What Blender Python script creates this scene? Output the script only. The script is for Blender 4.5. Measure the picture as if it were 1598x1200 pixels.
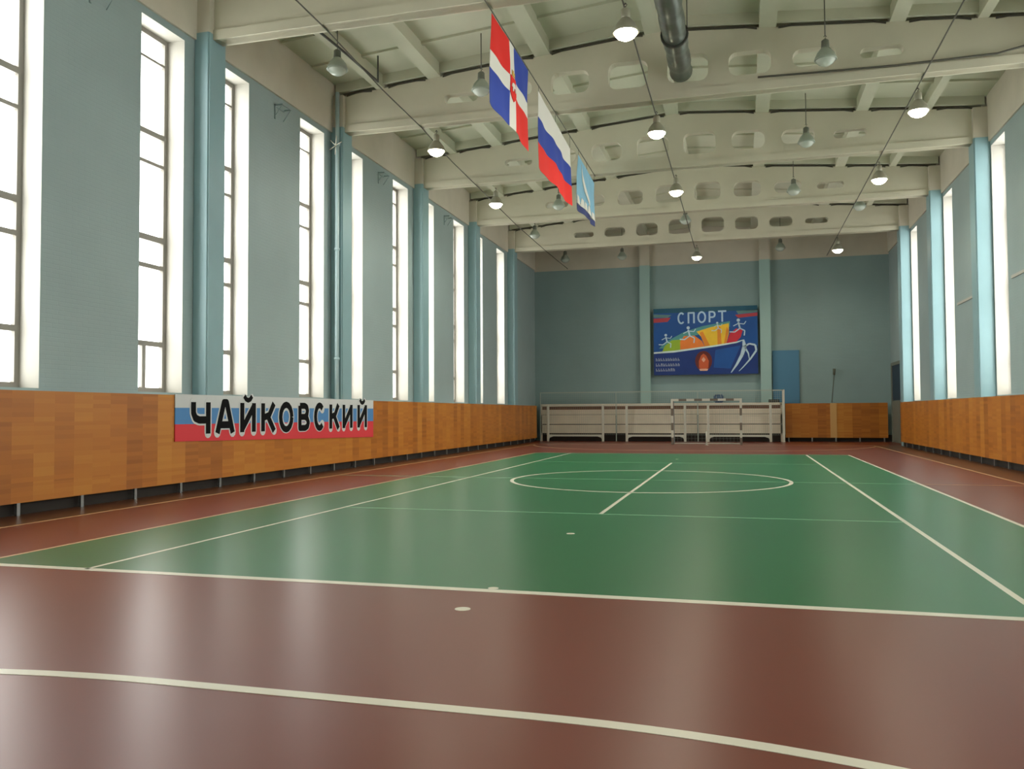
import bpy, bmesh, math, random
from mathutils import Vector, Matrix
random.seed(7)
PI = math.pi
S = bpy.context.scene
C = S.collection
for o in list(bpy.data.objects): bpy.data.objects.remove(o)

# ------------------------------------------------------------------ camera
F, YAW, PIT, ROL = 1308.03, 0.26829, 0.03417, -0.00527
CAM = Vector((2.034, -6.774, 1.489))
fwd = Vector((-math.sin(YAW)*math.cos(PIT), math.cos(YAW)*math.cos(PIT), math.sin(PIT)))
rgt = Vector((math.cos(YAW), math.sin(YAW), 0)); upv = rgt.cross(fwd)
r2 = rgt*math.cos(ROL)+upv*math.sin(ROL); u2 = -rgt*math.sin(ROL)+upv*math.cos(ROL)
cd = bpy.data.cameras.new('camera'); cam = bpy.data.objects.new('camera', cd); C.objects.link(cam)
cd.sensor_width = 36; cd.sensor_fit = 'HORIZONTAL'; cd.lens = F/1598*36; cd.clip_end = 300; cd.clip_start = 0.05
M = Matrix((r2, u2, -fwd)).transposed().to_4x4(); M.translation = CAM; cam.matrix_world = M
S.camera = cam

# ------------------------------------------------------------------ world and exposure
S.view_settings.view_transform = 'Standard'; S.view_settings.look = 'None'
S.view_settings.gamma = 1; S.view_settings.use_curve_mapping = False
S.view_settings.exposure = 1.45
W = bpy.data.worlds.new('overcast_sky'); S.world = W; W.use_nodes = True
bg = W.node_tree.nodes['Background']; bg.inputs[0].default_value = (1.0, 0.99, 0.965, 1); bg.inputs[1].default_value = 3.7

# ------------------------------------------------------------------ layout constants (metres)
XL, XR = -8.85, 9.05          # inner wall faces
CL, CR = -8.50, 8.62          # column faces
Y0, Y1 = -13.8, 37.6          # end walls
ZB = 9.30                     # beam underside
COLY = [-9.65, -3.65, 2.35, 8.35, 14.35, 20.35, 26.35, 32.35]
def beam_top(x): return 11.04 - 0.082*abs(x-0.1)

# portals guide sampling of the daylight coming through the window rows
def portal(x, rot):
    l = bpy.data.lights.new('window_row_portal', 'AREA'); l.shape = 'RECTANGLE'; l.size = 46; l.size_y = 8.0
    l.cycles.is_portal = True
    o = bpy.data.objects.new('window_row_portal', l); C.objects.link(o); o.location = (x, 11, 5.2)
    o.rotation_euler = rot
portal(XL-0.62, (PI/2, 0, -PI/2)); portal(XR+0.62, (PI/2, 0, PI/2))

# ------------------------------------------------------------------ materials
def lin(c):
    if isinstance(c, str): c = [int(c[i:i+2], 16) for i in (0, 2, 4)]
    return tuple((v/255/12.92 if v/255 <= 0.04045 else ((v/255+0.055)/1.055)**2.4) for v in c)+(1,)
def mat(name, col, rough=0.6, metal=0.0, var=0.0, vscale=2.0, bump=0.0, bscale=40, spec=0.5, coat=0.0):
    m = bpy.data.materials.new(name); m.use_nodes = True; nt = m.node_tree; N = nt.nodes; L = nt.links
    b = N['Principled BSDF']; b.inputs['Base Color'].default_value = lin(col); b.inputs['Roughness'].default_value = rough
    b.inputs['Metallic'].default_value = metal; b.inputs['Specular IOR Level'].default_value = spec
    b.inputs['Coat Weight'].default_value = coat
    if var or bump:
        tc = N.new('ShaderNodeTexCoord')
    if var:
        n = N.new('ShaderNodeTexNoise'); n.inputs['Scale'].default_value = vscale; n.inputs['Detail'].default_value = 5
        L.new(tc.outputs['Object'], n.inputs['Vector'])
        h = N.new('ShaderNodeHueSaturation'); h.inputs['Color'].default_value = lin(col)
        mr = N.new('ShaderNodeMapRange'); mr.inputs[1].default_value = .3; mr.inputs[2].default_value = .7
        mr.inputs[3].default_value = 1-var; mr.inputs[4].default_value = 1+var
        L.new(n.outputs[0], mr.inputs[0]); L.new(mr.outputs[0], h.inputs['Value']); L.new(h.outputs[0], b.inputs['Base Color'])
    if bump:
        n2 = N.new('ShaderNodeTexNoise'); n2.inputs['Scale'].default_value = bscale
        L.new(tc.outputs['Object'], n2.inputs['Vector'])
        bp = N.new('ShaderNodeBump'); bp.inputs['Strength'].default_value = bump; bp.inputs['Distance'].default_value = .01
        L.new(n2.outputs[0], bp.inputs['Height']); L.new(bp.outputs[0], b.inputs['Normal'])
    return m
def emit(name, col, s):
    m = bpy.data.materials.new(name); m.use_nodes = True; nt = m.node_tree
    e = nt.nodes.new('ShaderNodeEmission'); e.inputs[0].default_value = lin(col); e.inputs[1].default_value = s
    nt.links.new(e.outputs[0], nt.nodes['Material Output'].inputs[0]); return m

def brick_paint(name, col, axis):
    """painted brickwork: faint courses as bump, gently mottled paint"""
    m = mat(name, col, 0.55, var=0.05, vscale=0.7)
    nt = m.node_tree; N = nt.nodes; L = nt.links
    g = N.new('ShaderNodeNewGeometry'); sp = N.new('ShaderNodeSeparateXYZ'); cb = N.new('ShaderNodeCombineXYZ')
    L.new(g.outputs['Position'], sp.inputs[0]); L.new(sp.outputs[axis], cb.inputs[0]); L.new(sp.outputs['Z'], cb.inputs[1])
    bt = N.new('ShaderNodeTexBrick'); bt.inputs['Scale'].default_value = 1
    bt.inputs['Brick Width'].default_value = .26; bt.inputs['Row Height'].default_value = .075; bt.inputs['Mortar Size'].default_value = .006
    bt.inputs['Mortar Smooth'].default_value = .4
    L.new(cb.outputs[0], bt.inputs['Vector'])
    bp = N.new('ShaderNodeBump'); bp.invert = True; bp.inputs['Strength'].default_value = .45; bp.inputs['Distance'].default_value = .006
    L.new(bt.outputs['Fac'], bp.inputs['Height']); L.new(bp.outputs[0], N['Principled BSDF'].inputs['Normal'])
    return m
M_blue = brick_paint('blue_painted_brick', (150, 167, 167), 'Y')
M_blue_end = brick_paint('blue_painted_end_brick', (140, 164, 164), 'X')
M_col = mat('blue_column_paint', (136, 168, 174), 0.4, var=.03)
M_reveal = mat('white_plaster_reveal', (184, 181, 172), 0.6, var=.02)
M_cream = mat('cream_whitewash', (200, 193, 176), 0.75, var=.05, vscale=1.2)
M_beam = mat('cream_beam_paint', (202, 197, 176), 0.7, var=.05, vscale=.9)
M_ceil = mat('greenish_cream_ceiling_paint', (188, 188, 166), 0.8, var=.08, vscale=.6)
M_gap_shade = mat('painted_gap_shade', (70, 66, 56), 0.9)
M_frame = mat('grey_window_frame', (136, 132, 124), 0.5)
M_white = mat('white_enamel', (204, 202, 188), 0.4)
M_metal = mat('galvanised_metal', (150, 152, 152), 0.35, metal=.8)
M_dark = mat('dark_steel', (66, 66, 60), 0.6)
M_cable = mat('dark_cable', (84, 82, 72), 0.6)
M_duct = mat('galvanised_duct', (120, 128, 122), 0.35, metal=.7, var=.12, vscale=3)
M_pipe = mat('pale_blue_pipe', (176, 200, 204), 0.35)
M_lampbody = mat('grey_lamp_housing', (166, 164, 146), 0.4, metal=.3)
M_lampbell = mat('dull_lamp_bell', (156, 166, 152), 0.3)
M_lens = mat('unlit_lamp_lens', (182, 190, 178), 0.2)
M_ballast = mat('olive_ballast_housing', (104, 108, 96), .5)
M_glow = emit('glowing_lamp_lens', (255, 246, 214), 14)
M_line = mat('cream_line_paint', (222, 216, 196), 0.35)
M_line_pale = mat('worn_green_line_paint', (130, 186, 146), 0.35)
M_line_tan = mat('worn_tan_line_paint', (196, 158, 116), 0.4)
M_white_cloth = mat('white_cloth', (222, 220, 212), 0.8)
M_blue_cloth = mat('blue_cloth', (40, 66, 160), 0.8)
M_red_cloth = mat('red_cloth', (226, 34, 26), 0.8)
M_ban_white = mat('banner_white', (205, 208, 208), 0.6)
M_ban_blue = mat('banner_blue', (76, 134, 190), 0.6)
M_ban_red = mat('banner_red', (216, 52, 62), 0.6)
M_black = mat('black_print', (12, 13, 15), 0.8, spec=.15)
M_lblue = mat('light_blue_cloth', (130, 180, 206), 0.8)
M_navy = mat('navy_cloth', (44, 56, 110), 0.8)
M_gold = mat('gold_print', (206, 168, 70), 0.6)
M_board = mat('cream_painted_board', (228, 216, 196), 0.5, var=.06, vscale=1.5)
M_board_shadow = mat('brown_shadow_line', (132, 92, 70), 0.6)
M_under = mat('dark_brown_frame_and_gap_shade', (38, 31, 25), 0.8)  # bleacher frame, and shade put into colour under the panelling
M_net = mat('pale_netting', (170, 180, 170), 0.8)
M_doorblue = mat('dark_navy_door_paint', (22, 44, 66), 0.5)
M_doorframe = mat('grey_brown_door_frame', (112, 116, 104), 0.6)
M_bluepanel = mat('blue_painted_board', (78, 128, 160), 0.5)

def wood(name, axis):
    """parquet panelling: upright strips of short horizontal blocks, each its own tone"""
    m = bpy.data.materials.new(name); m.use_nodes = True; nt = m.node_tree; N = nt.nodes; L = nt.links
    b = N['Principled BSDF']; b.inputs['Roughness'].default_value = .38
    g = N.new('ShaderNodeNewGeometry'); sp = N.new('ShaderNodeSeparateXYZ'); L.new(g.outputs['Position'], sp.inputs[0])
    def fl(src, k):
        a = N.new('ShaderNodeMath'); a.operation = 'MULTIPLY'; a.inputs[1].default_value = k; L.new(src, a.inputs[0])
        f = N.new('ShaderNodeMath'); f.operation = 'FLOOR'; L.new(a.outputs[0], f.inputs[0]); return f.outputs[0]
    c1 = fl(sp.outputs[axis], 1/0.40); c2 = fl(sp.outputs['Z'], 1/0.07); c3 = fl(sp.outputs[axis], 1/1.2); c4 = fl(sp.outputs['Z'], 1/.46)
    def wn(x, y):
        cb = N.new('ShaderNodeCombineXYZ'); L.new(x, cb.inputs[0]); L.new(y, cb.inputs[1])
        w = N.new('ShaderNodeTexWhiteNoise'); w.noise_dimensions = '2D'; L.new(cb.outputs[0], w.inputs['Vector']); return w.outputs['Value']
    n1 = wn(c1, c2); n2 = wn(c1, c4); n3 = wn(c1, c1)
    def add(a, ka, bb, kb):
        x = N.new('ShaderNodeMath'); x.operation = 'MULTIPLY'; x.inputs[1].default_value = ka; L.new(a, x.inputs[0])
        y = N.new('ShaderNodeMath'); y.operation = 'MULTIPLY_ADD'; y.inputs[1].default_value = kb; L.new(bb, y.inputs[0]); L.new(x.outputs[0], y.inputs[2]); return y.outputs[0]
    s = add(add(n1, .22, n2, .16), 1, n3, .38)
    r = N.new('ShaderNodeValToRGB'); e = r.color_ramp.elements
    e[0].position = .0; e[0].color = lin((148, 84, 24)); e[1].position = .76; e[1].color = lin((200, 134, 50))
    k = r.color_ramp.elements.new(.38); k.color = lin((184, 112, 36))
    L.new(s, r.inputs[0]); L.new(r.outputs[0], b.inputs['Base Color'])
    return m
M_wood = wood('parquet_panelling_side', 'Y'); M_wood_end = wood('parquet_panelling_end', 'X')

def floor_mat(name, col, col2=None, wear=.06):
    return mat(name, col, 0.31, var=wear, vscale=.35, spec=.38)
M_maroon = floor_mat('maroon_sports_floor', (112, 46, 30))
M_green = floor_mat('green_sports_floor', (30, 106, 62))
M_brown = floor_mat('dark_brown_floor_margin', (92, 56, 34))

M_glass = bpy.data.materials.new('window_glass'); M_glass.use_nodes = True
nt = M_glass.node_tree; N = nt.nodes
tr = N.new('ShaderNodeBsdfTransparent'); tr.inputs[0].default_value = (.96, .97, .96, 1)
gl = N.new('ShaderNodeBsdfGlossy'); gl.inputs['Roughness'].default_value = .02
mx = N.new('ShaderNodeMixShader'); mx.inputs[0].default_value = .05
nt.links.new(tr.outputs[0], mx.inputs[1]); nt.links.new(gl.outputs[0], mx.inputs[2])
nt.links.new(mx.outputs[0], N['Material Output'].inputs[0])

# ------------------------------------------------------------------ mesh helpers
def box(bm, x0, x1, y0, y1, z0, z1, mi=0):
    v = [bm.verts.new((x, y, z)) for z in (z0, z1) for y in (y0, y1) for x in (x0, x1)]
    fs = [bm.faces.new([v[i] for i in q]) for q in ((0, 2, 3, 1), (4, 5, 7, 6), (0, 1, 5, 4), (2, 6, 7, 3), (0, 4, 6, 2), (1, 3, 7, 5))]
    for f in fs: f.material_index = mi
    return fs
def tube(bm, pts, r, n=8, caps=True, mi=0):
    pts = [Vector(p) for p in pts]; rings = []
    rr = r if isinstance(r, (list, tuple)) else [r]*len(pts)
    for i, p in enumerate(pts):
        d = (pts[min(i+1, len(pts)-1)]-pts[max(i-1, 0)]).normalized()
        a = Vector((0, 0, 1)) if abs(d.z) < .9 else Vector((1, 0, 0))
        u = d.cross(a).normalized(); w = d.cross(u)
        rings.append([bm.verts.new(p+(u*math.cos(t)+w*math.sin(t))*rr[i]) for t in [2*PI*k/n for k in range(n)]])
    for a, b in zip(rings, rings[1:]):
        for k in range(n):
            f = bm.faces.new((a[k], a[(k+1) % n], b[(k+1) % n], b[k])); f.smooth = n > 4; f.material_index = mi
    if caps:
        bm.faces.new(rings[0][::-1]).material_index = mi; bm.faces.new(rings[-1]).material_index = mi
def lathe(bm, prof, n=24, c=(0, 0, 0)):
    rings = []
    for r, z in prof:
        if r < 1e-6: rings.append([bm.verts.new((c[0], c[1], c[2]+z))])
        else: rings.append([bm.verts.new((c[0]+r*math.cos(2*PI*k/n), c[1]+r*math.sin(2*PI*k/n), c[2]+z)) for k in range(n)])
    for a, b in zip(rings, rings[1:]):
        for k in range(n):
            A = [a[0]] if len(a) == 1 else [a[k], a[(k+1) % n]]
            B = [b[0]] if len(b) == 1 else [b[(k+1) % n], b[k]]
            if len(A)+len(B) > 2: bm.faces.new(A+B).smooth = True
def prism(bm, poly, f0, f1, mi=0):
    """extrude a 2-D polygon between the maps f0 and f1 (2-D point -> 3-D point)"""
    a = [bm.verts.new(f0(*p)) for p in poly]; b = [bm.verts.new(f1(*p)) for p in poly]
    bm.faces.new(a).material_index = mi; bm.faces.new(b[::-1]).material_index = mi
    for i in range(len(poly)):
        j = (i+1) % len(poly); bm.faces.new((a[j], a[i], b[i], b[j])).material_index = mi
def obj(name, bm, mats, parent=None, recalc=True):
    if recalc: bmesh.ops.recalc_face_normals(bm, faces=bm.faces)
    me = bpy.data.meshes.new(name); bm.to_mesh(me); bm.free()
    for m in (mats if isinstance(mats, (list, tuple)) else [mats]): me.materials.append(m)
    o = bpy.data.objects.new(name, me); C.objects.link(o)
    if parent:
        o.parent = parent; o.matrix_parent_inverse = Matrix.Translation(-parent.location)
    return o
def B(): return bmesh.new()
def struct(o): o['kind'] = 'structure'; return o
def tag(o, label, cat, group=None):
    o['label'] = label; o['category'] = cat
    if group: o['group'] = group
    return o
def thing(name, loc, label, cat, group=None):
    o = bpy.data.objects.new(name, None); o.empty_display_size = .2; C.objects.link(o); o.location = loc
    return tag(o, label, cat, group)
def copy_tree(o, loc, label=None, group=None):
    r = o.copy(); C.objects.link(r); r.location = loc
    if label: r['label'] = label
    if group: r['group'] = group
    for ch in list(o.children):
        c = ch.copy(); C.objects.link(c); c.parent = r
        for g in list(ch.children):
            d = g.copy(); C.objects.link(d); d.parent = c
    return r

# ------------------------------------------------------------------ floor with painted markings
fb = B(); box(fb, XL-.5, XR+.5, Y0-.3, Y1+.3, -.2, 0); floor = struct(obj('floor', fb, M_brown))
b = B(); box(b, -7.55, 7.55, -8.76, 32.53, 0.0, .0015); obj('maroon_court', b, M_maroon, floor)
b = B(); box(b, XL, XR, 32.53, Y1, 0, .0012); box(b, XL, XR, Y0, -8.76, 0, .0012); obj('maroon_margin', b, M_maroon, floor)
b = B(); box(b, -5.485, 5.485, 0, 23.77, .0015, .003); obj('green_court', b, M_green, floor)
zt = .0042
def line(b, x0, y0, x1, y1, w):
    d = Vector((x1-x0, y1-y0)).normalized(); n = Vector((-d.y, d.x))*w/2
    prism(b, [(x0+n.x, y0+n.y), (x0-n.x, y0-n.y), (x1-n.x, y1-n.y), (x1+n.x, y1+n.y)], lambda x, y: (x, y, .001), lambda x, y: (x, y, zt))
def arc(b, cx, cy, r, a0, a1, w, n=48):
    P = [(cx, cy, a0+(a1-a0)*i/n) for i in range(n+1)]
    for i in range(n):
        t0, t1 = P[i][2], P[i+1][2]
        q = [(cx+(r+s)*math.cos(t), cy+(r+s)*math.sin(t)) for s, t in ((w/2, t0), (-w/2, t0), (-w/2, t1), (w/2, t1))]
        prism(b, q, lambda x, y: (x, y, .001), lambda x, y: (x, y, zt))
def disc(b, cx, cy, r):
    q = [(cx+r*math.cos(2*PI*i/20), cy+r*math.sin(2*PI*i/20)) for i in range(20)]
    prism(b, q, lambda x, y: (x, y, .001), lambda x, y: (x, y, zt+.001))
b = B()                                             # cream: tennis lines, circle, near goal area
line(b, -5.5, 0, 5.5, 0, .11); line(b, -4.115, 0, -4.115, 23.77, .05); line(b, 4.115, 0, 4.115, 23.77, .06)
line(b, 5.485, 0, 5.485, 23.77, .06); line(b, 0, 5.485, 0, 18.285, .06)
arc(b, 0, 11.885, 3.0, 0, 2*PI, .08, 96)
for yy, s in ((-8.72, 1), (32.49, -1)):
    if s == 1:
        line(b, -1.2, -2.735, 1.0, -2.735, .09)
        arc(b, 1.0, yy-.015, 6, 0, PI/2, .09); arc(b, -1.2, yy-.015, 6, PI/2, PI, .09)
disc(b, -.04, -.68, .06); disc(b, -.03, .10, .045); disc(b, -.03, 3.42, .05); disc(b, 0, 20.35, .05)
obj('cream_court_lines', b, M_line, floor)
b = B(); line(b, -4.115, 5.485, 4.115, 5.485, .05); line(b, -7.5, 11.885, 5.4, 11.885, .055); line(b, -4.115, 18.285, 4.115, 18.285, .05)
line(b, -5.485, 23.77, 5.485, 23.77, .05)
obj('faded_green_lines', b, M_line_pale, floor)
b = B(); line(b, -5.485, 0, -5.485, 23.77, .06); line(b, -7.5, -8.72, -7.5, 32.49, .06); line(b, 7.5, -8.72, 7.5, 32.49, .06); line(b, 5.52, 11.885, 7.5, 11.885, .05)
line(b, -7.5, -8.72, 7.5, -8.72, .06); line(b, -7.5, 32.49, 7.5, 32.49, .06)
line(b, -1.5, 26.49, 1.5, 26.49, .07); arc(b, 1.5, 32.49, 6, -PI/2, 0, .07); arc(b, -1.5, 32.49, 6, -PI, -PI/2, .07)
obj('worn_tan_lines', b, M_line_tan, floor)

# ------------------------------------------------------------------ long walls with tall window openings
WZ0, WZ1, ZBAND, ZTOP, TH = 1.93, 9.13, 9.28, 11.0, .55
LWIN, RWIN = [], []
for c in [-15.65]+COLY[:-1]:
    a1 = 1.82 if c == 2.35 else 1.70
    f0, f1_ = {2.35: (4.11, 5.38), 8.35: (4.02, 5.30), 14.35: (3.95, 5.22), 20.35: (3.88, 5.15), 26.35: (3.87, 5.14)}.get(c, (4.0, 5.3))
    LWIN += [(c+.42, c+a1), (c+f0, c+f1_)]
    RWIN += [(c+.42, c+1.70), (c+4.33, c+5.62)]
def side_wall(name, wins, x_in, s):
    b = B(); wins = [w for w in wins if w[0] > Y0+.3]
    x0, x1 = sorted((x_in, x_in+s*TH))
    edges = [Y0-.3]+[v for w in wins for v in w]+[Y1+.3]
    for i in range(0, len(edges), 2):
        fs = box(b, x0, x1, edges[i], edges[i+1], WZ0, WZ1)
        for f in (fs[2], fs[3]): f.material_index = 1
    fs = box(b, x0, x1, Y0-.3, Y1+.3, 0, WZ0); fs[1].material_index = 1
    fs = box(b, x0, x1, Y0-.3, Y1+.3, WZ1, ZTOP)
    fs[0].material_index = 1
    xb = sorted((x_in-s*.05, x_in+.02*s)); box(b, xb[0], xb[1], Y0, Y1, ZBAND, ZTOP, 2)
    xl = sorted((x_in, (CL if s < 0 else CR)-s*0)); box(b, xl[0], xl[1], Y0, 35.9 if s < 0 else 32.0, 1.80, 1.86, 0)   # added unseen ledge, blocks window light behind the panelling
    return struct(obj(name, b, [M_blue, M_reveal, M_cream]))
side_wall('wall_left', LWIN, XL, -1); side_wall('wall_right', RWIN, XR, 1)
b = B(); box(b, XL-.5, XR+.5, Y1, Y1+.4, 0, 9.2, 0); box(b, XL-.5, XR+.5, Y1-.03, Y1+.4, 9.2, 11.5, 1)
struct(obj('wall_back', b, [M_blue_end, M_cream]))
for xc, lb in ((-2.84, 'flat blue pilaster on the back wall, left of the poster'), (3.20, 'flat blue pilaster on the back wall, right of the poster')):
    b = B(); box(b, xc-.26, xc+.26, Y1-.33, Y1, 0, 9.2, 0); box(b, xc-.26, xc+.26, Y1-.33, Y1-.02, 9.2, 11.0, 1)
    tag(obj('column', b, [mat('pale_blue_pilaster_paint', (156, 186, 182), .5), M_cream]), lb, 'column')
b = B(); box(b, XL-.5, XR+.5, Y0-.4, Y0, 0, 9.2, 0); box(b, XL-.5, XR+.5, Y0-.4, Y0+.03, 9.2, 11.5, 1)
struct(obj('wall_front', b, [M_blue_end, M_cream]))

# windows: frame with bars, glass
BARS = ((8.58, .05), (7.10, .11), (6.50, .07), (5.00, .12), (4.44, .09), (2.90, .10))
wn = 0
def window(y0, y1, x, s):
    """x is the glass plane, s points outwards"""
    global wn; wn += 1
    b = B(); fx = sorted((x-.03*s, x+.05*s)); j = .10
    box(b, *fx, y0, y0+j, WZ0, WZ1); box(b, *fx, y1-j, y1, WZ0, WZ1)
    box(b, *fx, y0+j, y1-j, WZ1-.1, WZ1); box(b, *fx, y0+j, y1-j, WZ0, WZ0+.1)
    for z, h in BARS: box(b, *fx, y0+j, y1-j, z-h/2, z+h/2)
    box(b, *fx, (y0+y1)/2-.05, (y0+y1)/2+.05, WZ0+.1, BARS[-1][0]-BARS[-1][1]/2)
    o = struct(obj('window_%d' % wn, b, M_frame))
    g = B(); gx = sorted((x, x+.012*s)); box(g, *gx, y0+j, y1-j, WZ0+.1, WZ1-.1); obj('glass', g, M_glass, o)
for (a, bb) in LWIN:
    if a > Y0+.3: window(a, bb, XL-.42, -1)
for (a, bb) in RWIN:
    if a > Y0+.3: window(a, bb, XR+.42, 1)

# ------------------------------------------------------------------ columns
def ordinal(i): return ['nearest', 'second nearest', 'middle', 'second farthest', 'farthest'][i]
def column(x0, x1, yc, label, zt_=9.42):
    b = B(); box(b, x0, x1, yc-.3, yc+.3, 0, zt_)
    bmesh.ops.bevel(b, geom=[e for e in b.edges if abs(e.verts[0].co.z-e.verts[1].co.z) > 1], offset=.03, segments=3, affect='EDGES')
    o = obj('column', b, M_col); tag(o, label, 'column', 'blue wall columns')
    b = B(); box(b, x0, x1, yc-.29, yc+.29, zt_, beam_top((x0+x1)/2)-.01); obj('column_head', b, M_cream, o); return o
names_l = {-9.65: None, -3.65: None, 2.35: None}
llab = {8.35: 'square blue column on the left wall just past the wide near pier, left edge of the banner lettering',
        14.35: 'square blue column on the left wall with a thin upright pipe on its face',
        20.35: 'square blue column on the left wall, first one beyond the column with the pipe',
        26.35: 'square blue column on the left wall, second one beyond the column with the pipe',
        32.35: 'farthest blue column on the left wall, next to the back corner'}
rlab = {20.35: 'nearest square blue column visible on the right wall, tallest in view on that side',
        26.35: 'middle of the three blue columns visible on the right wall',
        32.35: 'farthest blue column on the right wall, beside the dark door'}
for y in COLY:
    column(XL-.02, CL, y, llab.get(y, 'square blue column on the left wall beside or behind the viewer'))
    column(CR, XR+.02, y, rlab.get(y, 'square blue column on the right wall beside or behind the viewer'))

# ------------------------------------------------------------------ perforated roof beams
HOLES = [(-5.12, 9.80, 10.05, .95), (-3.65, 9.76, 10.20, .98), (-2.15, 9.72, 10.30, 1.0), (-.65, 9.70, 10.38, 1.0),
         (.83, 9.70, 10.38, 1.0), (2.32, 9.72, 10.30, 1.0), (3.80, 9.76, 10.20, .98), (5.30, 9.80, 10.05, .95)]
def rounded(cx, z0, z1, w, n=5):
    r = min((z1-z0)/2*.98, .2); P = []
    for qx, qz, a in ((cx+w/2-r, z0+r, -PI/2), (cx+w/2-r, z1-r, 0), (cx-w/2+r, z1-r, PI/2), (cx-w/2+r, z0+r, PI)):
        for k in range(n+1): t = a+PI/2*k/n; P.append((qx+r*math.cos(t), qz+r*math.sin(t)))
    return P
def beam_mesh():
    th = .13; b = B()
    outer = [(CL, ZB), (CR, ZB), (CR, beam_top(CR)), (.1, beam_top(.1)), (CL, beam_top(CL))]
    edges = []; loops = [outer]+[rounded(*h_) for h_ in [(c, a, d, w) for c, a, d, w in HOLES]]
    allv = []
    for lp in loops:
        vs = [b.verts.new((x, -th, z)) for x, z in lp]; allv.append(vs)
        edges += [b.edges.new((vs[i], vs[(i+1) % len(vs)])) for i in range(len(vs))]
    bmesh.ops.triangle_fill(b, use_beauty=True, use_dissolve=False, edges=edges)
    r = bmesh.ops.extrude_face_region(b, geom=list(b.faces))
    for v in [g for g in r['geom'] if isinstance(g, bmesh.types.BMVert)]: v.co.y = th
    # thicker lower chord
    box(b, CL, CR, -.17, .17, ZB, ZB+.2)
    bmesh.ops.recalc_face_normals(b, faces=b.faces)
    me = bpy.data.meshes.new('roof_beam'); b.to_mesh(me); b.free(); me.materials.append(M_beam); return me
BM = beam_mesh()
blab = {8.35: 'cream concrete roof beam nearest the viewer, only its left end in the picture',
        14.35: 'cream perforated roof beam that the grey ventilation duct ends at',
        20.35: 'cream perforated roof beam directly beyond the one where the duct ends',
        26.35: 'cream perforated roof beam, next to last before the back wall',
        32.35: 'cream perforated roof beam nearest the back wall, its dark holes in a clear row'}
for y in COLY:
    o = bpy.data.objects.new('roof_beam', BM); C.objects.link(o); o.location = (0, y, 0)
    tag(o, blab.get(y, 'cream perforated roof beam overhead beside or behind the viewer'), 'beam', 'perforated roof beams')

# ceiling slabs: plates with long ribs and shallow cross ribs
RX = [(-7.45, .22), (-5.87, .36), (-2.87, .40), (-.02, .40), (2.75, .40), (5.65, .34), (7.45, .22)]
b = B()
def slope_box(x0, x1, y0, y1, dz0, dz1, mi=0):
    xs = [x0, x1] if not (x0 < .1 < x1) else [x0, .1, x1]
    for a, c in zip(xs, xs[1:]):
        za, zc = beam_top(a), beam_top(c)
        v = [b.verts.new(p) for p in ((a, y0, za+dz0), (c, y0, zc+dz0), (c, y1, zc+dz0), (a, y1, za+dz0), (a, y0, za+dz1), (c, y0, zc+dz1), (c, y1, zc+dz1), (a, y1, za+dz1))]
        for q in ((0, 1, 2, 3), (4, 7, 6, 5), (0, 4, 5, 1), (1, 5, 6, 2), (2, 6, 7, 3), (3, 7, 4, 0)): b.faces.new([v[i] for i in q]).material_index = mi
slope_box(XL-.5, XR+.5, Y0-.3, Y1+.3, .34, .6)
bays = [Y0]+COLY+[Y1]
for xc, w in RX:
    for ya, yb in zip(bays, bays[1:]): slope_box(xc-w/2, xc+w/2, ya+.02, yb-.02, 0.0, .34)
cells = [XL]+[x for x, _ in RX]+[XR]
for ya, yb in zip(bays, bays[1:]):
    n = max(1, round((yb-ya)/1.5))
    for k in range(1, n):
        yy = ya+(yb-ya)*k/n
        for xa, xb in zip(cells, cells[1:]): slope_box(xa+.1, xb-.1, yy-.06, yy+.06, .28, .34)
    for yy in (ya+.18, yb-.18):          # end ribs standing just clear of the beams
        for xa, xb in zip(cells, cells[1:]): slope_box(xa+.1, xb-.1, yy-.05, yy+.05, .085, .34)
struct(obj('ceiling', b, M_ceil))
# dark strips, painted shade of the gap over each beam, between the long ribs
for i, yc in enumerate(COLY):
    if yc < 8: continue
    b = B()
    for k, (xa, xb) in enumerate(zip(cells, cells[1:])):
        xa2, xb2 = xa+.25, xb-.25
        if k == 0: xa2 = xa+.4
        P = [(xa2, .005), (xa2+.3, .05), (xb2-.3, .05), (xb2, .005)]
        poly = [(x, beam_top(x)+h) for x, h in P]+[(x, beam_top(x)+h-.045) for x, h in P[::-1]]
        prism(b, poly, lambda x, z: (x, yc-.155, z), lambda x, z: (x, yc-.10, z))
    struct(obj('gap_shade_%d' % (i+1), b, M_gap_shade))

# ------------------------------------------------------------------ wooden panelling
def side_panelling(name, xf, s, y0, y1, label, rec=.12):
    """xf: face towards the hall; s: direction of the wall"""
    t = thing(name, (xf, y0, 0), label, 'panelling')
    b = B(); x = sorted((xf, xf+s*.05)); box(b, *x, y0, y1, .19, 1.84)
    box(b, *sorted((xf, xf+s*rec)), y1-.04, y1, .19, 1.86)
    obj('panel_boards', b, M_wood, t)
    b = B(); box(b, *sorted((xf, (CL+.01) if s < 0 else (CR-.01))), y0, y1, 1.84, 1.87); obj('top_board', b, M_wood, t)
    n = int((y1-y0)/1.25)
    for k in range(n+1):
        yy = y0+.35+k*1.25
        if yy > y1-.1: break
        b = B(); box(b, *sorted((xf+s*.01, xf+s*.05)), yy-.03, yy+.03, .0, .21)
        obj('leg', b, M_metal, t)
    return t
side_panelling('wood_panelling', -8.36, -1, -12, 35.9, 'long orange parquet panelling on short legs along the left wall under the windows')
side_panelling('wood_panelling', 8.50, 1, -12, 32.0, 'orange parquet panelling on short legs along the right wall')
t = thing('wood_panelling', (4.1, 37.1, 0), 'short orange parquet panelling on the back wall to the right of the cream bleacher', 'panelling')
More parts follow.
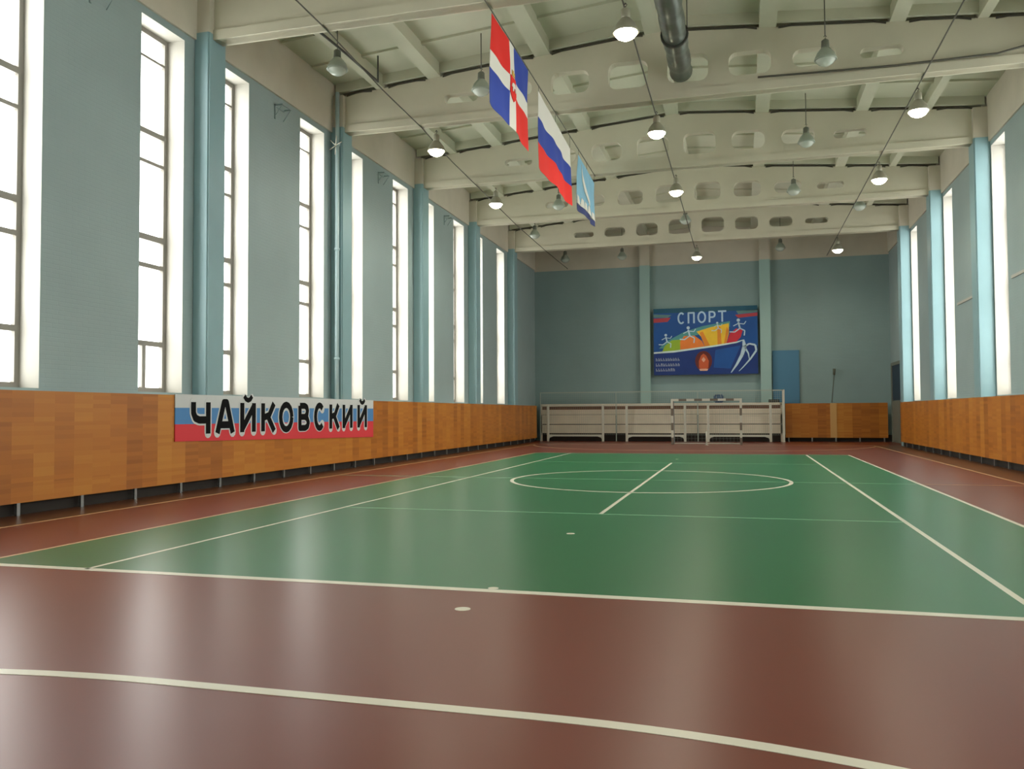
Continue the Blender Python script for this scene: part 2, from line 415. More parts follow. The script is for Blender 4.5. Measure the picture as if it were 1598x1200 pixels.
b = B(); box(b, 4.08, 8.80, 37.15, 37.2, .2, 1.9); obj('panel_boards', b, M_wood_end, t)
b = B(); box(b, 6.18, 6.48, 37.12, 37.15, .2, 1.9)
M_batten = mat('pale_wood_batten', (206, 160, 96), .5); obj('batten', b, M_batten, t)
b = B(); box(b, 4.08, 8.80, 37.2, 37.25, 1.88, 1.9); obj('top_board', b, M_wood_end, t)
for k in range(5):
    b = B(); box(b, 4.2+k*1.1, 4.26+k*1.1, 37.16, 37.2, 0, .2); obj('leg', b, M_metal, t)

for nm, bxs in (('shade_board_left', (CL, CL+.02, -12, 35.9, 0, .34)), ('shade_board_right', (CR-.02, CR, -12, 32.0, 0, .34)), ('shade_board_back', (3.95, XR, 37.3, 37.33, 0, .34))):
    b = B(); box(b, *bxs); struct(obj(nm, b, M_under))  # added dark boards, their colour gives the shade under the panelling

# ------------------------------------------------------------------ banner on the left panelling
STROKES = {
 'Ч': [[(.1, 1), (.1, .66), (.2, .5), (.4, .44), (.88, .44)], [(.88, 1), (.88, 0)]],
 'А': [[(.08, 0), (.42, 1), (.58, 1), (.92, 0)], [(.2, .27), (.8, .27)]],
 'И': [[(.12, 1), (.12, 0)], [(.12, .1), (.88, .9)], [(.88, 1), (.88, 0)]],
 'К': [[(.12, 1), (.12, 0)], [(.88, 1), (.55, .58), (.12, .48)], [(.45, .54), (.9, 0)]],
 'О': [[(.5+.4*math.cos(k*PI/8), .5+.46*math.sin(k*PI/8)) for k in range(17)]],
 'В': [[(.12, .93), (.12, .07), (.6, .07), (.8, .13), (.88, .28), (.78, .43), (.58, .5), (.12, .5)], [(.58, .5), (.74, .58), (.8, .74), (.72, .88), (.55, .93), (.12, .93)]],
 'С': [[(.5+.4*math.cos(k*PI/8), .5+.46*math.sin(k*PI/8)) for k in range(2, 15)]],
 'П': [[(.12, 0), (.12, .93), (.88, .93), (.88, 0)]],
 'Р': [[(.12, 0), (.12, .93), (.6, .93), (.82, .85), (.9, .68), (.82, .52), (.6, .45), (.12, .45)]],
 'Т': [[(0, .93), (1, .93)], [(.5, .93), (.5, 0)]]}
STROKES['Й'] = STROKES['И']+[[(.25, 1.24), (.36, 1.13), (.5, 1.09), (.64, 1.13), (.75, 1.24)]]
def put_letter(b, ch, u0, u1, w0, w1, fn, wt, d=.003):
    """letter from strokes of width wt (metres) inside the box; fn(u, w, depth) -> 3-D point"""
    m = .5*min(wt, .14); cnt = [0]
    def add(poly):          # every piece a hair prouder than the last, so no two faces coincide
        cnt[0] += 1; dd = d+cnt[0]*.00004
        prism(b, poly, lambda x, y: fn(x, y, 0), lambda x, y: fn(x, y, dd))
    for n_, st in enumerate(STROKES[ch]):
        P = [Vector((u0+m*.4+(u1-u0-m*.8)*x, w0+(w1-w0)*y)) for x, y in st]; h = wt/2
        if ch == 'Й' and n_ == 3: h *= .7
        for p, q in zip(P, P[1:]):
            e = (q-p).normalized(); nn = Vector((-e.y, e.x))*h
            add([tuple(p+nn), tuple(p-nn), tuple(q-nn), tuple(q+nn)])
        for p in P[1:-1]+([P[0], P[-1]] if wt > .2 else []):
            add([(p.x+h*math.cos(k*PI/5), p.y+h*math.sin(k*PI/5)) for k in range(10)])
ban = thing('banner', (-8.35, 11.3, 0.9), 'white, blue and red striped banner with big black Cyrillic letters on the left panelling', 'banner')
def bmx(u, w, d): return (-8.335+d, u, w)
yA, yB = 6.86, 15.70
b = B()
for mi, (za, zb, zc, zd) in enumerate(((1.885, 1.885, 1.625, 1.645), (1.625, 1.645, 1.31, 1.28), (1.31, 1.28, .985, .82))):
    prism(b, [(yA, zc), (yB, zd), (yB, zb), (yA, za)], lambda y, z: (-8.355, y, z), lambda y, z: (-8.337, y, z), mi)
obj('banner_cloth', b, [M_ban_white, M_ban_blue, M_ban_red], ban)
LET = [('Ч', 7.34, 7.94), ('А', 8.13, 8.76), ('Й', 8.99, 9.57), ('К', 9.80, 10.39), ('О', 10.55, 11.17), ('В', 11.43, 11.96),
       ('С', 12.21, 12.73), ('К', 13.01, 13.56), ('И', 13.75, 14.33), ('Й', 14.65, 15.25)]
bo, bl = B(), B()
for ch, a, c in LET:
    put_letter(bo, ch, a-.03, c+.03, 1.13, 1.72, bmx, .225)
    put_letter(bl, ch, a-.03, c+.03, 1.11, 1.74, lambda u, w, d: (-8.3305+d, u, w), .148)
obj('letter_outline', bo, M_ban_white, ban); obj('lettering', bl, M_black, ban)

# ------------------------------------------------------------------ hanging flags
def wave(y, z, ph): return .035*math.sin(y*2.6+ph)*(.35+.65*max(0, (9.4-z)/2))+.015*math.sin(y*6+z*2+ph)
def flag(name, x, corners, cuts_u, cuts_w, mfun, mats, label, ph, nu=36, nw=20):
    """corners: (y,z) of top-left, top-right, bottom-right, bottom-left; u runs along y, w from top to bottom"""
    TL, TR, BR, BL = corners
    y0 = (TL[0]+BL[0])/2
    t = thing(name, (x, y0, min(BL[1], BR[1])), label, 'flag')
    us = sorted(set([round(i/nu, 5) for i in range(nu+1)]+cuts_u)); ws = sorted(set([round(i/nw, 5) for i in range(nw+1)]+cuts_w))
    def P(u, w, dx=0):
        y = (TL[0]*(1-u)+TR[0]*u)*(1-w)+(BL[0]*(1-u)+BR[0]*u)*w
        z = (TL[1]*(1-u)+TR[1]*u)*(1-w)+(BL[1]*(1-u)+BR[1]*u)*w
        return (x+wave(y, z, ph)*min(1, w*3+.15)+dx, y, z)
    b = B(); th = .006
    for sgn in (1, -1):
        G = [[b.verts.new(P(u, w, sgn*th/2)) for u in us] for w in ws]
        for i in range(len(ws)-1):
            for j in range(len(us)-1):
                q = (G[i][j], G[i][j+1], G[i+1][j+1], G[i+1][j]); f = b.faces.new(q if sgn == 1 else q[::-1]); f.smooth = True
                f.material_index = mfun((us[j]+us[j+1])/2, (ws[i]+ws[i+1])/2)
    obj('flag_cloth', b, mats, t, recalc=False)
    return t, P
def ties(t, P, zc):
    for u in (.01, .5, .99):
        p = P(u, 0); b = B(); tube(b, [(p[0], p[1], p[2]), (-2.55, p[1], zc-.02)], .006, 5); obj('tie_cord', b, M_cable, t)
cw, chh = .065, .095
m1 = lambda u, w: 0 if abs(u-.5) < cw or abs(w-.5) < chh else (1 if (u < .5) == (w < .5) else 2)
f1, P1 = flag('regional_flag', -2.55, ((8.55, 9.24), (11.42, 9.26), (11.50, 7.42), (8.45, 7.46)), [.5-cw, .5+cw], [.5-chh, .5+chh], m1,
              [M_white_cloth, M_red_cloth, M_blue_cloth], 'hanging flag with white cross between red and blue quarters, nearest of the three flags', .4)
ties(f1, P1, 9.285)
def on_flag(P, poly, name, m, t, d=.02):
    b = B()
    for s in (1, -1):
        vs = [b.verts.new(P(u, w, s*d)) for u, w in poly]; b.faces.new(vs if s == 1 else vs[::-1])
        vi = [b.verts.new(P(u, w, s*(d-.012))) for u, w in poly]
        for i in range(len(poly)):
            j = (i+1) % len(poly); b.faces.new((vs[i], vi[i], vi[j], vs[j]))
    return obj(name, b, m, t)
sh = [(.435, .40), (.565, .40), (.565, .60), (.53, .66), (.50, .69), (.47, .66), (.435, .60)]
em = on_flag(P1, sh, 'shield_emblem', M_red_cloth, f1)
em['label'] = 'red shield emblem with a pale animal figure'
bear = [(.455, .52), (.47, .48), (.50, .47), (.53, .47), (.545, .50), (.55, .56), (.535, .56), (.53, .52), (.50, .53), (.49, .57), (.475, .57), (.475, .53)]
on_flag(P1, bear, 'pale_beast', M_white_cloth, f1, .026)
crown = [(.465, .39), (.462, .33), (.482, .36), (.50, .32), (.518, .36), (.538, .33), (.535, .39)]
on_flag(P1, crown, 'gold_crown', M_gold, f1)
m2 = lambda u, w: 0 if w < 1/3 else (1 if w < 2/3 else 2)
f2, P2 = flag('tricolour_flag', -2.55, ((12.38, 9.14), (16.20, 8.92), (16.30, 7.32), (12.38, 7.33)), [], [round(1/3, 5), round(2/3, 5)], m2,
              [M_white_cloth, M_blue_cloth, M_red_cloth], 'hanging white, blue and red striped flag in the middle of the three flags', 2.1)
ties(f2, P2, 9.285)
f3, P3 = flag('town_flag', -2.55, ((17.42, 9.12), (20.20, 9.0), (20.28, 7.58), (17.26, 7.46)), [], [.82], lambda u, w: 0 if w < .82 else 1,
              [M_lblue, M_navy], 'small light blue hanging flag with white crests and navy lower edge, farthest of the three', 3.3, nw=20)
ties(f3, P3, 9.285)
zig = [(0.0, .83)]
for k in range(6): zig += [(k/6+.03, .68), ((k+1)/6-.01 if k < 5 else 1.0, .83)]
zig2 = [(0.0, .83)]+[q for k in range(6) for q in ((k/6+.02, .72), (k/6+.10, .735), ((k+1)/6, .88))]+[(0, .88)]
on_flag(P3, zig2, 'white_crests', M_white_cloth, f3)
on_flag(P3, [(.16, .10), (.24, .25), (.40, .42), (.60, .60), (.66, .70), (.52, .66), (.34, .52), (.22, .38)], 'white_plume', M_white_cloth, f3)

# cables under the beams
def cable(pts, label, name='steel_cable', r=.014, m=M_cable, cat='cable', group=None):
    b = B(); tube(b, pts, r, 6); return tag(obj(name, b, m), label, cat, group)
cable([(-2.55, 2.4, 9.285), (-2.55, 8.35, 9.285), (-2.55, 14.35, 9.285), (-2.55, 20.4, 9.285)], 'thin dark cable under the beams from which the flags hang')
cable([(-5.7, 2.35, 9.285), (-5.93, 7, 9.25), (-6.0, 8.35, 9.285), (-6.15, 11.5, 9.22), (-6.3, 14.35, 9.285), (-6.5, 17.4, 9.25), (-6.65, 20.35, 9.285), (-6.9, 26.35, 9.285), (-7.0, 32.35, 9.285), (-7.0, 37.6, 9.285)],
      'long dark cable carrying the left row of ceiling lamps', r=.016)
cable([(-.05, 2.35, 9.285), (-.05, 8.35, 9.285), (-.05, 14.35, 9.285), (-.05, 20.35, 9.285), (-.05, 26.35, 9.285), (-.05, 32.35, 9.285), (-.05, 37.6, 9.285)],
      'long dark cable carrying the middle row of ceiling lamps', r=.018)
cable([(6.2, 2.35, 9.285), (6.2, 8.35, 9.285), (6.2, 14.35, 9.285), (6.2, 20.35, 9.285), (6.2, 26.35, 9.285), (6.2, 32.35, 9.285), (6.2, 37.6, 9.285)],
      'long dark cable carrying the right row of ceiling lamps', r=.018)
# electrical conduit along the face of the second beam
b = B(); tube(b, [(2.5, 14.16, 9.60), (4.0, 14.16, 9.56), (5.6, 14.16, 9.53), (7.7, 14.16, 9.56), (8.3, 14.16, 9.68), (8.9, 14.16, 9.74)], .024, 6)
tag(obj('conduit', b, M_cable), 'dark cable run along the face of the beam where the duct ends, right half', 'conduit')
b = B(); tube(b, [(-6.7, 8.7, 9.75), (-6.62, 10.5, 9.75), (-6.6, 12.2, 9.75)], .03, 6); tube(b, [(-6.6, 12.2, 9.75), (-6.6, 12.2, 10.4)], .02, 6)
tube(b, [(-6.7, 8.7, 9.75), (-6.7, 8.7, 10.4)], .02, 6)
tag(obj('conduit', b, M_dark), 'short dark conduit under the ceiling beside the near unlit lamp on the left', 'conduit')

# ------------------------------------------------------------------ ventilation duct
t = thing('ventilation_duct', (.68, 14.1, 9.6), 'grey round ventilation duct running under the ceiling to the near perforated beam', 'duct')
pr = []
b = B(); ys = [2.6+i*.1 for i in range(116)]
tube(b, [(.68, y, 9.93) for y in ys], [.262+(.018 if int(i/5) % 2 else 0) for i in range(len(ys))], 20)
obj('duct_pipe', b, M_duct, t)
for y in (4.5, 7.1, 9.6, 12.0):
    b = B(); tube(b, [(.68, y-.035, 9.93), (.68, y+.035, 9.93)], .31, 20); obj('joint_collar', b, M_dark, t)
    b = B(); tube(b, [(.40, y, 9.93), (.40, y, 11.0)], .012, 5); obj('hanger_rod', b, M_dark, t)
    b = B(); tube(b, [(.96, y, 9.93), (.96, y, 11.0)], .012, 5); obj('hanger_rod', b, M_dark, t)
b = B(); lathe(b, [(0, 0), (.235, 0), (.255, .02), (.255, .06)], 20); bmesh.ops.rotate(b, verts=b.verts, matrix=Matrix.Rotation(-PI/2, 3, 'X')); bmesh.ops.translate(b, verts=b.verts, vec=(.68, 14.06, 9.93))
obj('end_grille', b, M_dark, t)

# ------------------------------------------------------------------ lamps
def lamp_proto(lit, x, y, z, zc, label, group, rod_z):
    t = thing('ceiling_lamp', (x, y, z), label, 'lamp', group)
    def at(b): bmesh.ops.translate(b, verts=b.verts, vec=(x, y, z)); return b
    b = B(); lathe(b, [(.0, .02), (.205, .02), (.245, 0.0), (.252, .01), (.235, .06), (.19, .16), (.12, .25), (.085, .29), (.0, .29)], 28)
    obj('reflector_bell', at(b), M_lampbell if not lit else M_lampbody, t)
    b = B(); lathe(b, [(0, -.13), (.09, -.118), (.165, -.075), (.21, -.015), (.222, .012), (.0, .018)], 28); obj('lens', at(b), M_glow if lit else M_lens, t)
    b = B(); lathe(b, [(0, .28), (.085, .28), (.09, .31), (.085, .45), (.05, .48), (0, .48)], 18); obj('ballast_housing', at(b), M_ballast if not lit else M_lampbody, t)
    b = B(); tube(b, [(0, 0, .47), (0, 0, .52), (.03, 0, .55), (.0, 0, .585), (-.03, 0, .55)], .01, 6); tube(b, [(0, 0, .56), (0, 0, rod_z-z)], .014, 6); obj('hanging_rod', at(b), M_cable, t)
    if lit:
        l = bpy.data.lights.new('lamp_light', 'SPOT'); l.energy = 320; l.color = (1, .93, .76); l.spot_size = 3.0; l.spot_blend = 1.0; l.shadow_soft_size = .22
        o = bpy.data.objects.new('lamp_light', l); C.objects.link(o); o.parent = t; o.location = (0, 0, -.05)
    return t
lit = [(-6.0, 14.72, 'glowing ceiling lamp of the left row, nearer of its two lit ones'), (-6.1, 20.83, 'glowing ceiling lamp of the left row, farther of its two lit ones'),
       (-.01, 8.96, 'nearest and largest glowing ceiling lamp, beside the ventilation duct'), (-.01, 14.93, 'glowing ceiling lamp of the middle row, second nearest'),
       (.03, 20.97, 'glowing ceiling lamp of the middle row, third nearest'), (.07, 33.0, 'glowing ceiling lamp of the middle row above the blue poster, farthest'),
       (6.22, 15.1, 'nearest glowing ceiling lamp of the right row'), (6.25, 21.3, 'glowing ceiling lamp of the right row, second nearest'),
       (6.24, 33.1, 'farthest glowing ceiling lamp of the right row, before the back wall')]
for x, y, lb in lit:
    lamp_proto(True, x, y, 8.70, 9.285, lb, 'lit ceiling lamps', 9.29)
# rod top reaches the ceiling plate for the unlit ones
unlit = [(-7.02, 10.85, 9.55, 'unlit grey ceiling lamp high at the left above the column with the pipe'),
         (3.98, 13.45, 9.55, 'nearest unlit bell lamp right of the duct, before the near beam'),
         (3.99, 19.6, 9.55, 'unlit bell lamp right of centre before the second perforated beam'),
         (3.95, 25.4, 9.55, 'unlit bell lamp right of centre, third of its row'),
         (3.93, 36.2, 9.5, 'unlit bell lamp right of centre near the back wall, farthest of its row'),
         (-6.85, 36.2, 9.5, 'small unlit lamp at the far left before the back wall'),
         (-3.87, 36.3, 9.5, 'small unlit lamp before the back wall, left of the first pilaster'),
         (-6.99, 30.1, 9.55, 'small unlit lamp on the left in front of the last beam'),
         (-.19, 29.1, 9.55, 'unlit lamp in the middle row before the last beam'),
         (6.6, 28.6, 9.55, 'unlit lamp at the right before the last beam'),
         (-4.16, 13.0, 9.55, 'unlit lamp behind the nearest flag'),
         (-4.8, 25.1, 9.55, 'small unlit lamp between the tricolour flag and the left lamps')]
for x, y, z, lb in unlit:
    lamp_proto(False, x, y, z, 0, lb, 'unlit ceiling lamps', beam_top(x)+.36)

# ------------------------------------------------------------------ pipe, brackets and small fittings on the walls
t = thing('wall_pipe', (-8.62, 13.93, 0), 'thin pale upright pipe on the face of the second left column', 'pipe')
b = B(); tube(b, [(-8.62, 13.97, 0), (-8.62, 13.97, 10.35)], .055, 12); obj('pipe_body', b, M_pipe, t)
for z in (3, 6, 8.9):
    b = B(); tube(b, [(-8.62, 13.97, z-.03), (-8.62, 13.97, z+.03)], .075, 12); box(b, -8.66, -8.58, 13.98, 14.05, z-.03, z+.03); obj('pipe_clamp', b, M_pipe, t)
b = B()
for a in range(5):
    th = PI*.35*a+.3; tube(b, [(-8.62, 13.88, 8.85), (-8.62+.2*math.cos(th), 13.86, 8.85+.26*math.sin(th))], .014, 5)
obj('tied_cord', b, M_white, t)
for i, (yy, lb) in enumerate(((5.35, 'small bracket high on the wide near pier of the left wall'), (11.35, 'small square bracket high on the left wall between the second and third windows'),
                             (17.35, 'small square bracket high on the left wall beyond the column with the pipe'), (23.35, 'small square bracket high on the left wall in the second bay beyond the pipe'))):
    b = B(); x = XL
    for y in (yy-.2, yy+.2): box(b, x, x+.22, y-.015, y+.015, 9.0, 9.03); tube(b, [(x, y, 8.74), (x+.2, y, 9.0)], .01, 5)
    box(b, x, x+.03, yy-.215, yy+.215, 8.98, 9.04); box(b, x, x+.03, yy-.215, yy-.18, 8.68, 8.98); box(b, x+.2, x+.22, yy-.21, yy+.21, 9.0, 9.03)
    tag(obj('wall_bracket', b, M_blue), lb, 'bracket', 'brackets high on the left wall')
b = B(); box(b, XR-.04, XR, 13, 18.3, 5.02, 5.10); box(b, XR-.04, XR, 20.75, 24.2, 5.02, 5.10)
tag(obj('wall_conduit', b, M_reveal), 'thin pale horizontal trunking on the right wall between the windows', 'conduit')

# ------------------------------------------------------------------ door in the right wall, boards on the back wall
b = B(); box(b, XR-.10, XR-.0, 33.6, 33.75, 0, 3.8); box(b, XR-.10, XR, 36.9, 37.05, 0, 3.8); box(b, XR-.10, XR, 33.75, 36.9, 3.65, 3.8)
d = struct(obj('door_1', b, M_doorframe))
b = B(); box(b, XR-.06, XR-.0, 33.75, 36.9, 2.0, 3.65); obj('transom_panel', b, M_doorblue, d)
b = B(); box(b, XR-.07, XR-.0, 33.75, 35.31, .02, 1.98); box(b, XR-.07, XR-.0, 35.34, 36.9, .02, 1.98); obj('door_leaf', b, M_doorframe, d)
b = B(); box(b, 3.52, 4.80, 37.50, 37.565, 1.9, 4.58); bmesh.ops.bevel(b, geom=list(b.edges), offset=.01, affect='EDGES')
tag(obj('blue_board', b, M_bluepanel), 'plain blue rectangular board on the back wall right of the poster', 'board')
b = B(); tube(b, [(6.27, 37.18, 1.925), (6.42, 37.4, 3.3)], .018, 8); tube(b, [(6.42, 37.4, 3.3), (6.43, 37.42, 3.6)], [.05, .07], 10)
tag(obj('leaning_pole', b, mat('olive_pole_paint', (92, 98, 82), .6)), 'thin pole with a dark head leaning above the back wall panelling', 'pole')

# ------------------------------------------------------------------ poster
YP = 37.24
t = thing('poster', (.2, YP, 3.42), 'blue sports poster with a rainbow fan and white letters on the back wall', 'poster')
px0, px1, pz0, pz1 = -2.39, 2.82, 3.42, 6.88
b = B(); box(b, px0, px1, YP, YP+.05, pz0, pz1); obj('backing_board', b, mat('deep_blue_print', (12, 78, 150), .5, var=.12, vscale=.8), t)
b = B()
for x in (px0+.3, px1-.3):
    box(b, x-.05, x+.05, YP+.05, Y1, pz1-.4, pz1-.3); box(b, x-.05, x+.05, YP+.05, Y1, pz0+.3, pz0+.4)
obj('wall_batten', b, M_dark, t)
def art(name, polys, m, lay=1, label=None):
    b = B()
    for poly in polys:
        q = [(px0+(px1-px0)*u, pz1-(pz1-pz0)*w) for u, w in poly]
        prism(b, q, lambda x, z: (x, YP-.002*lay, z), lambda x, z: (x, YP+.001, z))
    o = obj(name, b, m, t)
    if label: o['label'] = label
def pm(n, c): return mat(n, c, .5, var=.08, vscale=2)
def strip(pts, w):
    """ribbon polygons along points in poster coordinates"""
    out = []; ws = w if isinstance(w, list) else [w]*len(pts)
    for i in range(len(pts)-1):
        (x0, y0), (x1, y1) = pts[i], pts[i+1]; dx, dy = (x1-x0)*1.5, (y1-y0); L = math.hypot(dx, dy); nx, ny = -dy/L/1.5, dx/L
        out.append([(x0+nx*ws[i], y0+ny*ws[i]), (x1+nx*ws[i+1], y1+ny*ws[i+1]), (x1-nx*ws[i+1], y1-ny*ws[i+1]), (x0-nx*ws[i], y0-ny*ws[i])])
    return out
art('sky_band', [[(0, 0), (1, 0), (1, .07), (0, .07)]], pm('teal_band', (20, 84, 110)), 1)
art('top_stripes', [[(0, .08), (.18, .10), (.14, .14), (0, .13)], [(.80, .07), (1, .06), (1, .10), (.82, .12)]], pm('grey_green_stripe', (90, 128, 130)), 1)
art('red_stripes', [[(0, .145), (.17, .14), (.14, .20), (0, .21)], [(.79, .13), (1, .105), (1, .155), (.82, .175)]], pm('red_stripe', (176, 60, 70)), 1)
fc = [(-.02, .50), (.42, .68)]
art('lower_blue', [[(0, .67), (.5, .62), (.85, .54), (1, .6), (1, 1), (0, 1)]], pm('navy_print', (16, 52, 124)), 1)
art('lower_light_blue', [[(.60, .64), (.84, .58), (.74, .92), (.58, .90)]], pm('mid_blue_print', (20, 84, 160)), 2)
art('glow_band', [[(.05, .60), (.12, .50), (.30, .36), (.48, .28), (.74, .22), (.74, .30), (.4, .42), (.2, .6)]], pm('pale_teal_glow', (80, 150, 150)), 2)
art('green_fan', [[(.08, .655), (.11, .56), (.18, .48), (.28, .47), (.30, .62)]], pm('lime_print', (150, 184, 50)), 3)
art('orange_fan', [[(.26, .625), (.26, .50), (.30, .42), (.40, .42), (.47, .50), (.50, .595)]], pm('orange_print', (236, 130, 50)), 4)
art('yellow_fan', [[(.50, .595), (.47, .45), (.42, .36), (.56, .30), (.73, .25), (.73, .40), (.70, .565)]], pm('yellow_print', (238, 196, 50)), 5)
art('amber_rays', [[(.50, .595), (.45, .38), (.48, .36), (.55, .58)], [(.62, .58), (.62, .30), (.65, .30), (.66, .575)], [(.70, .565), (.73, .36), (.71, .30), (.68, .57)]], pm('amber_print', (228, 140, 40)), 6)
art('red_fan', [[(.70, .565), (.74, .40), (.80, .33), (.86, .36), (.84, .46), (.79, .54)]], pm('crimson_print', (206, 40, 60)), 4)
art('white_swoosh', strip([(0, .665), (.2, .65), (.4, .615), (.6, .58), (.8, .535), (.87, .50)], [.012, .014, .013, .012, .010, .004]), pm('white_print', (206, 226, 226)), 7)
MW = pm('pale_figure_print', (190, 216, 232))
fig = []
def runner(cx, cy, s):
    out = [[(cx+math.cos(k*PI/4)*.014*s*1, cy-.10*s+math.sin(k*PI/4)*.02*s) for k in range(8)]]
    out += strip([(cx, cy-.075*s), (cx+.012*s, cy)], .010*s); out += strip([(cx+.012*s, cy), (cx+.05*s, cy+.03*s), (cx+.045*s, cy+.09*s)], .007*s)
    out += strip([(cx+.012*s, cy), (cx-.03*s, cy+.045*s), (cx-.07*s, cy+.04*s)], .007*s)
    out += strip([(cx+.002, cy-.06*s), (cx+.045*s, cy-.05*s), (cx+.06*s, cy-.085*s)], .005*s); out += strip([(cx, cy-.06*s), (cx-.04*s, cy-.03*s)], .005*s)
    return out
for a in ((.12, .50, 1.0), (.34, .42, 1.2), (.62, .32, .8), (.82, .33, 1.2)): art('small_athlete', runner(*a), MW, 8)
art('large_athlete', strip([(.745, .98), (.80, .86), (.85, .72), (.875, .60), (.865, .50)], [.006, .016, .024, .03, .012])+
    strip([(.875, .60), (.92, .56), (.975, .58), (.985, .66), (.93, .78), (.86, .90), (.82, .96)], [.012, .012, .014, .014, .012, .008, .004])+
    strip([(.88, .62), (.91, .70), (.92, .80)], [.014, .01, .004]), MW, 8)
art('round_emblem', [[(.485+.082*math.cos(k*PI/8), .80+.15*math.sin(k*PI/8)) for k in range(16)]], pm('dark_red_emblem', (104, 36, 34)), 3)
art('emblem_figure', [[(.44, .90), (.44, .80), (.46, .72), (.485, .69), (.51, .72), (.535, .80), (.53, .90), (.485, .93)]], pm('orange_red_emblem', (206, 92, 50)), 4)
art('emblem_highlight', [[(.465, .78), (.485, .74), (.505, .78), (.485, .82)], [(.44, .915), (.53, .915), (.52, .945), (.45, .945)]], pm('pale_emblem', (232, 176, 150)), 5)
rows = []
rnd = random.Random(3)
for w0, ue in ((.745, .25), (.825, .255), (.90, .205)):      # three lines of small lettering too blurred to read
    u = .02
    while u < ue:
        a = .017; rows += [[(u, w0), (u+.006, w0), (u+.006, w0+.045), (u, w0+.045)], [(u+.006, w0+rnd.choice((0, .018, .036))), (u+a, w0+rnd.choice((0, .018, .03))), (u+a, w0+.045), (u+a-.005, w0+.045)]]
        u += a+.007
art('small_lettering', rows, pm('grey_white_print', (150, 160, 180)), 3)
b = B(); u = -1.17
for ch, w in (('С', .42), ('П', .40), ('О', .48), ('Р', .38), ('Т', .44)):
    put_letter(b, ch, u, u+w, 6.06+(u+1.17)*.02, 6.64+(u+1.17)*.02, lambda x, z, d: (x, YP-.001-d, z), .085, .008); u += w+.09
obj('lettering', b, pm('light_blue_letters', (178, 208, 232)), t)

# ------------------------------------------------------------------ folded cream bleacher at the back wall
t = thing('folded_bleacher', (-2.2, 37.0, 0), 'long low folded bleacher of cream boards against the back wall under the poster', 'bleacher')
bx0, bx1, yf = -8.34, 3.95, 36.62
for k, (z0, z1, dy) in enumerate(((1.82, 1.95, 0), (1.40, 1.66, .02), (.90, 1.385, 0), (.42, .865, 0))):
    b = B(); box(b, bx0, bx1, yf+dy, yf+dy+.04, z0, z1); obj('front_board', b, M_board, t)
b = B(); box(b, bx0, bx1, yf+.06, yf+.1, 1.66, 1.82); obj('shadow_line', b, M_board_shadow, t)  # recessed strip coloured as the shadow line below the top board
b = B(); box(b, bx0, bx1, yf+.04, Y1-.36, 1.91, 1.95); obj('top_deck', b, M_board, t)
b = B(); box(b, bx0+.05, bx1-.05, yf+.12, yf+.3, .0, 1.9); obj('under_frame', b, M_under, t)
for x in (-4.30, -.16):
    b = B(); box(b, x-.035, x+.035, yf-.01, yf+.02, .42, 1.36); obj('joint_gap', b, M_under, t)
for x in (-8.30, 3.88):
    b = B(); box(b, x-.05, x+.05, yf+.0, yf+.8, 0, 1.9); obj('end_panel', b, M_board, t)
# the three white frames standing before it
flab = ['white metal frame standing before the cream bleacher, left one of three', 'white metal frame before the cream bleacher, middle one of three', 'white metal frame before the cream bleacher, right one, behind the goal']
for i, (xa, xb) in enumerate(((-7.86, -4.95), (-3.72, -.78), (.36, 3.35))):
    t = thing('white_frame', ((xa+xb)/2, 36.35, 0), flab[i], 'frame', 'white frames before the bleacher')
    for x in (xa, xb):
        b = B(); box(b, x-.06, x+.06, 36.3, 36.38, 0, 1.9); bmesh.ops.bevel(b, geom=list(b.edges), offset=.01, affect='EDGES'); obj('leg', b, M_white, t)
    b = B(); q = [(xa+.06, .36), (xb-.06, .36), (xb-.06, .12), (xb-.10, .20), (xb-.28, .26), (xa+.28, .26), (xa+.10, .20), (xa+.06, .12)]
    prism(b, q, lambda x, z: (x, 36.31, z), lambda x, z: (x, 36.36, z)); obj('bottom_rail', b, M_white, t)
    b = B(); box(b, xa+.06, xb-.06, 36.32, 36.36, 1.84, 1.9); obj('top_rail', b, M_white, t)
# net screen
t = thing('net_screen', (-2.1, 36.5, 0), 'tall pale net screen on thin posts in front of the cream bleacher', 'net')
for x in (-8.3, -4.28, -.15, 3.97):
    b = B(); w = .055 if x > 3 else .02; box(b, x-w, x+w, 36.46, 36.50, 0, 2.58); obj('post', b, M_white if x > 3 else M_net, t)
b = B(); box(b, -8.3, 3.97, 36.46, 36.50, 2.52, 2.58); obj('top_rail', b, M_net, t)
b = B(); x = -8.3
while x < 3.95:
    box(b, x-.003, x+.003, 36.478, 36.484, .35, 2.52); x += .1
z = .35
while z < 2.5: box(b, -8.3, 3.97, 36.478, 36.484, z-.003, z+.003); z += .1
o = obj('netting', b, M_net, t); o['kind'] = 'stuff'
b = B(); box(b, .62, 1.12, 36.85, 37.1, 1.955, 2.38); bmesh.ops.bevel(b, geom=list(b.edges), offset=.07, segments=3, affect='EDGES')
t = tag(obj('sports_bag', b, mat('dark_blue_fabric', (60, 90, 124), .8, var=.1)), 'dark blue bag on top of the cream bleacher above the goal', 'bag')
b = B(); tube(b, [(.75, 36.84, 2.2), (.78, 36.80, 2.42), (.96, 36.80, 2.42), (.99, 36.84, 2.2)], .012, 6); o = obj('handle', b, M_net, t)
b = B(); box(b, 3.28, 3.80, 36.7, 37.1, 1.955, 2.10); bmesh.ops.bevel(b, geom=list(b.edges), offset=.02, affect='EDGES')
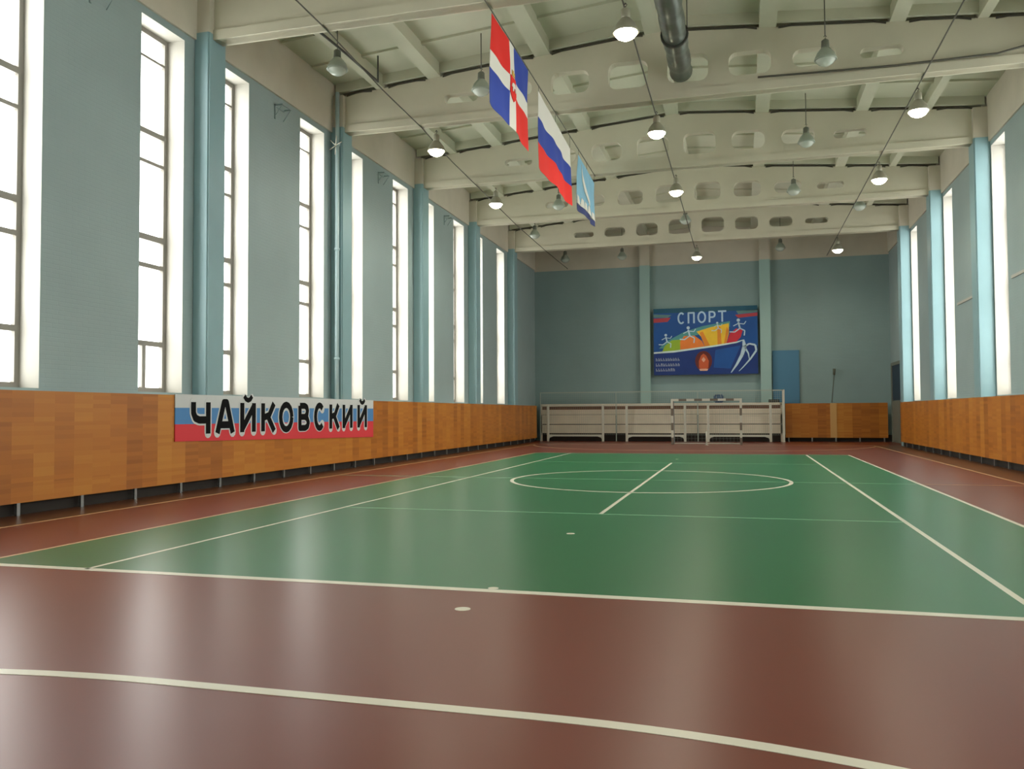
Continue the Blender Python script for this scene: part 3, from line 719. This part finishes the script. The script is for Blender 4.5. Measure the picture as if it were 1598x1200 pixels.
tag(obj('dark_box', b, M_dark), 'flat dark box on the right end of the cream bleacher', 'box')

# ------------------------------------------------------------------ goal
M_gred = mat('dull_goal_band', (112, 102, 90), .5)
GX0, GX1, GY = -1.09, 1.95, 32.3
def striped(bm, a, c, axis, n=6):
    for k in range(n):
        s0, s1 = a+(c-a)*k/n, a+(c-a)*(k+1)/n; mi = (k+1) % 2
        yield s0, s1, mi
t = thing('handball_goal', ((GX0+GX1)/2, GY, 0), 'white goal with dark bands on posts and crossbar at the far end', 'goal')
for x in (GX0, GX1):
    b = B()
    for s0, s1, mi in striped(b, 0, 2.0, 2): box(b, x-.05, x+.05, GY-.05, GY+.05, s0, s1, 1-mi)
    obj('post', b, [M_gred, M_white], t)
b = B()
for s0, s1, mi in striped(b, GX0-.05, GX1+.05, 0, 9): box(b, s0, s1, GY-.05, GY+.05, 2.0, 2.1, mi)
obj('crossbar', b, [M_gred, M_white], t)
for x in (GX0, GX1):
    b = B(); tube(b, [(x, GY, 2.05), (x, GY+.8, 2.0), (x, GY+1.0, 1.2), (x, GY+1.1, .03), (x, GY, .03)], .02, 8); obj('side_stay', b, M_metal, t)
b = B(); tube(b, [(GX0, GY+1.1, .03), (GX1, GY+1.1, .03)], .02, 8); obj('rear_ground_bar', b, M_white, t)
b = B()
def gy(z): return GY+1.1-(.1 if z > 1.2 else .1*z/1.2)-(.2*(z-1.2)/.8 if z > 1.2 else 0)
x = GX0
while x <= GX1: tube(b, [(x, GY+1.1, .03), (x, GY+1.0, 1.2), (x, GY+.8, 2.0), (x, GY, 2.05)], .0022, 3, False); x += .16
z = .1
while z < 2.0: tube(b, [(GX0, GY, z), (GX0, gy(z), z), (GX1, gy(z), z), (GX1, GY, z)], .0022, 3, False); z += .16
o = obj('net', b, M_net, t)
b = B(); tube(b, [(.44, 32.1, 0), (.44, 32.1, .62)], .028, 8); tube(b, [(.44, 32.1, 0), (.44, 32.1, .02)], .09, 12)
tag(obj('short_white_post', b, M_white), 'short white upright post standing on the goal line between the goal posts', 'post')
